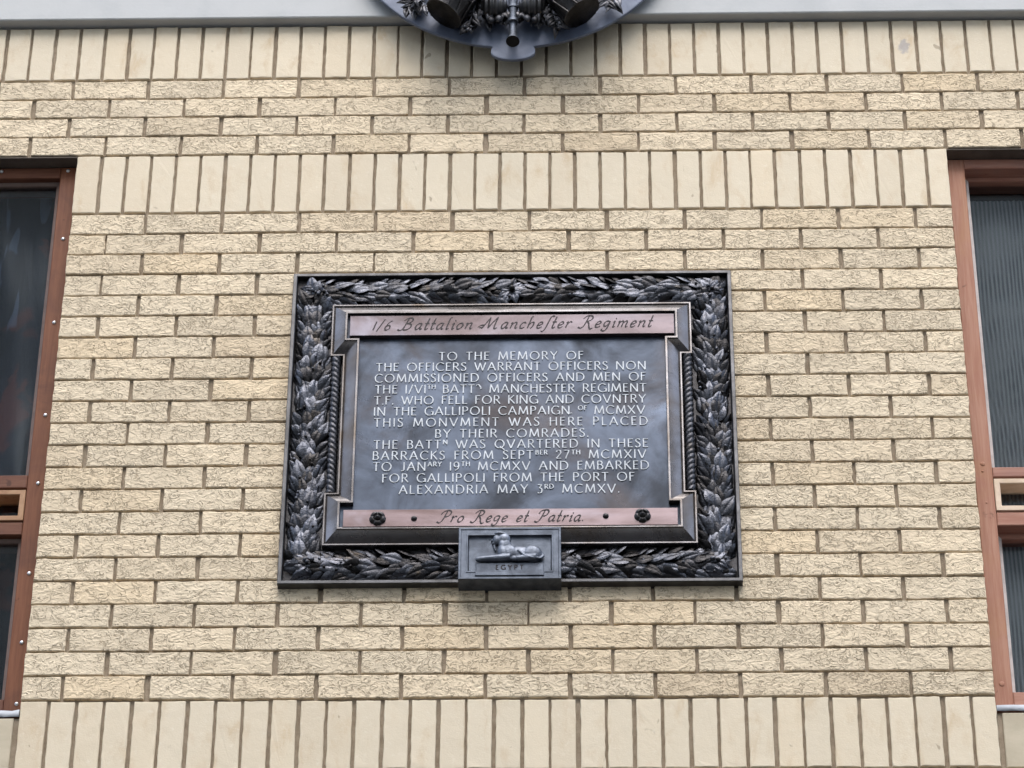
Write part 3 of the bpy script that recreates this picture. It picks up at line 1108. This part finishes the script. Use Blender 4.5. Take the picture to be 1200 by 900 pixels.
E_((-12, 434, 67), (12, 22, 12), rot=.15)               # neck
E_((-9, 456, 66), (19, 20, 13), rot=-.1)                # headcloth
E_((-2, 437, 66), (14, 24, 12), rot=.30)                # headcloth falling behind
E_((-17, 471, 66), (21, 7, 13), rot=-.10)               # brow band
E_((-29, 453, 66), (11, 16, 12))                        # face
E_((-41, 452, 66), (3.6, 5, 4), rot=-.4)                # nose
E_((-37, 442, 66), (5, 4.5, 6))                         # mouth and chin
mb.tube([(-35, 438, 66), (-34, 428, 66), (-30, 418, 66)], [3.6, 3.4, 2.6], 8)                                    # beard
mb.tube([(8, 394, 72), (-20, 391, 73), (-48, 390, 72), (-72, 389, 71)], [11, 11, 9.5, 8.5], 12)                   # near foreleg
E_((-75, 388, 72), (11, 8.5, 7))
mb.tube([(78, 393, 73), (52, 390, 75), (26, 388, 75)], [11, 10, 8], 12)                                          # hind foot
E_((21, 388, 75), (11, 8, 7))
mb.tube([(93, 410, 68), (98, 398, 71), (90, 388, 76), (66, 387, 82), (47, 395, 82), (36, 407, 80), (30, 414, 78)], [4, 4, 3.6, 3.4, 3.2, 3, 3], 8)
so_ = mb.build("sphinx", MT['sphinx'], spx, smooth=True)
md = so_.modifiers.new("one_skin", 'REMESH')
md.mode = 'VOXEL'
md.voxel_size = 0.0012
md.use_smooth_shade = True
ms = so_.modifiers.new("soften", 'SMOOTH')
ms.factor = 0.5
ms.iterations = 7

# ------------------------------------------------------------------ the crest above
CU, CV, CR = 6.0, 2734.5, 511.0
cre = thing("regimental_crest", "round dark bronze crest with leaves and drums, its lower edge hanging over the brick wall",
            "crest", (CU / 1000, -0.033, Z0 + 2.174))
pts = []
a_n = math.acos(67 / CR)
for k in range(141):
    a = -a_n + (math.pi + 2 * a_n) * k / 140
    pts.append((CU + CR * math.cos(a), CV + CR * math.sin(a)))
pts += [(CU - 59, 2223), (CU - 64, 2217), (CU - 67, 2208)]
pts += [(CU + 67 * math.cos(R(a)), 2206 + 32 * math.sin(R(a))) for a in range(190, 351, 10)]
pts += [(CU + 67, 2208), (CU + 64, 2217), (CU + 59, 2223)]
mb = MB()
n = len(pts)
cx0, cy0 = CU, CV - 60


def ins(p, t):
    q = Vector((cx0 - p[0], cy0 - p[1])).normalized() * t
    return (p[0] + q.x, p[1] + q.y)


rows = [[(*p, 60) for p in pts], [(*p, 67) for p in pts], [(*ins(p, 1.5), 69.5) for p in pts], [(*ins(p, 5), 70) for p in pts]]
mb.grid(rows, closed_v=True)
mb.add([(*ins(p, 5), 70) for p in pts], [tuple(range(n))])
mb.build("crest_plate", MT['crestp'], cre)
# pipe hanging down the middle with a flared mouth
mb = MB()
mb.tube([(CU, 2560, 118), (CU, 2420, 116), (CU, 2330, 112), (CU, 2270, 108), (CU, 2236, 108), (CU, 2222, 110), (CU, 2208, 114)], [17, 15, 13, 11, 12, 16, 21], 18, cap=False)
for v in (2400, 2345, 2290):
    mb.tube([(CU, v - 5, 112), (CU, v + 5, 112)], [16.5, 16.5], 16)
mb.build("horn", MT['sph'], cre, smooth=True)
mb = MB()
mb.tube([(CU, 2218, 111), (CU, 2209, 113.8)], [17, 20], 18)  # black plug standing in for the shade inside the horn
mb.build("horn_mouth_shade", MT['hole'], cre)
for s in (-1, 1):
    # ribbed scroll
    mb = MB()
    rows = []
    for i in range(40):
        th = math.pi * i / 39
        row = []
        for k in range(24):
            ph = 2 * math.pi * k / 24
            rr_ = 1 + .10 * math.cos(th * 14)
            row.append((CU + s * 58 + 42 * math.cos(th) * 1.0, 2352 + 44 * math.sin(th) * math.cos(ph) * rr_, 112 + 40 * math.sin(th) * math.sin(ph) * rr_))
        rows.append(row)
    mb.grid(rows, closed_v=True)
    mb.build("ribbed_scroll", MT['rimm'], cre, smooth=True)
    mb = MB()                                      # lobed leaves under the scroll
    for (du, dv, an, L_) in ((40, 2335, -95, 48), (66, 2338, -78, 52), (86, 2345, -60, 44), (26, 2330, -110, 34)):
        leaf(mb, CU + s * du, dv, 112, R(an) if s > 0 else math.pi - R(an), L_, 30, 0, 6, 3, 7)
    for k in range(12):  # extra leaves added behind, to blacken the shade under the scroll
        leaf(mb, CU + s * random.uniform(26, 92), random.uniform(2325, 2365), random.uniform(84, 104), -math.pi / 2 + random.gauss(0, .25), random.uniform(44, 62), random.uniform(24, 34), random.gauss(0, .3), 8, random.gauss(0, 5), 7)
    for (du, dv) in ((44, 2298), (66, 2292)):
        mb.ellipsoid((CU + s * du, dv, 116), (12, 13, 9), nu=12, nv=8)
    mb.build("acanthus_leaf", MT['crleaf'], cre, smooth=True)
    mb = MB()                                      # hanging spray
    st = [(CU + s * 96, 2460, 105), (CU + s * 108, 2390, 112), (CU + s * 122, 2320, 114), (CU + s * 136, 2268, 110)]
    mb.tube(st, [5, 4.5, 4, 3], 8)
    for k in range(13):
        t = k / 12
        u_, v_ = CU + s * (100 + 36 * t), 2440 - 175 * t
        an = -math.pi / 2 + (1 if k % 2 else -1) * R(random.uniform(18, 42)) + s * .15
        leaf(mb, u_, v_, 112, an, random.uniform(38, 56), random.uniform(17, 25), random.gauss(0, .35), 6, random.gauss(0, 4), 5)
    for k in range(14):  # more leaves added behind the spray for black shade there
        leaf(mb, CU + s * random.uniform(95, 150), random.uniform(2310, 2400), random.uniform(82, 100), -math.pi / 2 + s * .2 + random.gauss(0, .4), random.uniform(44, 60), random.uniform(20, 30), random.gauss(0, .3), 8, random.gauss(0, 5), 7)
    for k in range(5):
        mb.ellipsoid((CU + s * (134 + random.gauss(0, 7)), 2268 + random.gauss(0, 9), 118), (6, 6, 6), nu=9, nv=6)
    mb.build("leaf_spray", MT['crleaf'], cre, smooth=True)
    mb = MB()                                      # drum lying outwards
    p0, p1 = Vector((CU + s * 138, 2420, 140)), Vector((CU + s * 208, 2306, 130))
    mb.tube([p0, p0.lerp(p1, .5), p1], [57, 61, 57], 28)
    for t in (0.03, .5, .96):
        c_ = p0.lerp(p1, t)
        c2 = p0.lerp(p1, t + .04)
        mb.tube([c_, c2], [63 if t == .5 else 61, 63 if t == .5 else 61], 28)
    for k in range(10):
        a = 2 * math.pi * k / 10
        d = (p1 - p0).normalized()
        xx = d.cross(Vector((0, 0, 1))).normalized()
        yy = d.cross(xx)
        mb.tube([p0 + xx * 60 * math.cos(a) + yy * 60 * math.sin(a), p0.lerp(p1, .5) + xx * 64 * math.cos(a + .3) + yy * 64 * math.sin(a + .3), p1 + xx * 60 * math.cos(a) + yy * 60 * math.sin(a)], 3, 6)
    mb.build("drum", MT['bronze'], cre, smooth=False)
    mb = MB()                                      # leaf bunch at the rim
    for k in range(16):
        an = -math.pi / 2 + s * .35 + random.gauss(0, .55)
        leaf(mb, CU + s * (285 + random.gauss(0, 18)), 2392 + random.gauss(0, 16), 95 + random.gauss(0, 9), an, random.uniform(45, 68), random.uniform(18, 26), random.gauss(0, .4), 8, random.gauss(0, 6), 6)
    mb.build("leaf_bunch", MT['crleaf'], cre, smooth=True)
# upper part of the crest: shield and wreath
mb = MB()
mb.ellipsoid((CU, 2700, 80), (170, 210, 60), nu=40, nv=24)
mb.build("shield_boss", MT['bronze'], cre, smooth=True)
mb = MB()
for k in range(120):
    a = R(-60 + 300 * k / 119)
    q = random.uniform(340, 430)
    leaf(mb, CU + q * math.cos(a), CV + q * math.sin(a), 72, a + math.pi / 2 + random.gauss(0, .5), random.uniform(70, 100), random.uniform(28, 40), random.gauss(0, .3), 14, random.gauss(0, 8), 7)
mb.build("wreath", MT['crleaf'], cre, smooth=True)

# ------------------------------------------------------------------ street
g = MB()
g.add([(-400000, -6230, -400), (400000, -6230, -400), (400000, -6230, 400000), (-400000, -6230, 400000)], [(0, 1, 2, 3)])
g = g.build("ground", MT['pave'], None)
g['kind'] = 'structure'

# unseen blocks added for the light: dim low sky, gap shaped for bronze reflections
OPP_Y = -13.0
wy = -OPP_Y * 1000
for (x0, x1, hh) in ((2700, 42000, 21500), (-42000, -1300, 21500)):
    ob = bpy.data.objects.new("sky_blocker", None)
    COL.objects.link(ob)
    ob.location = ((x0 + x1) / 2000, OPP_Y, 0)
    ob["kind"] = "structure"
    t = MB()
    t.box(x0, x1, -6230, hh - 6230, wy + 300, wy + 12000)
    t.build("wall", MT['opp'], ob)
    t = MB()
    t.box(x0 - 20, x1 + 20, hh - 6230 - 700, hh - 6230 + 5, wy - 50, wy + 305)
    t.build("blocker_cornice", MT['opp'], ob)
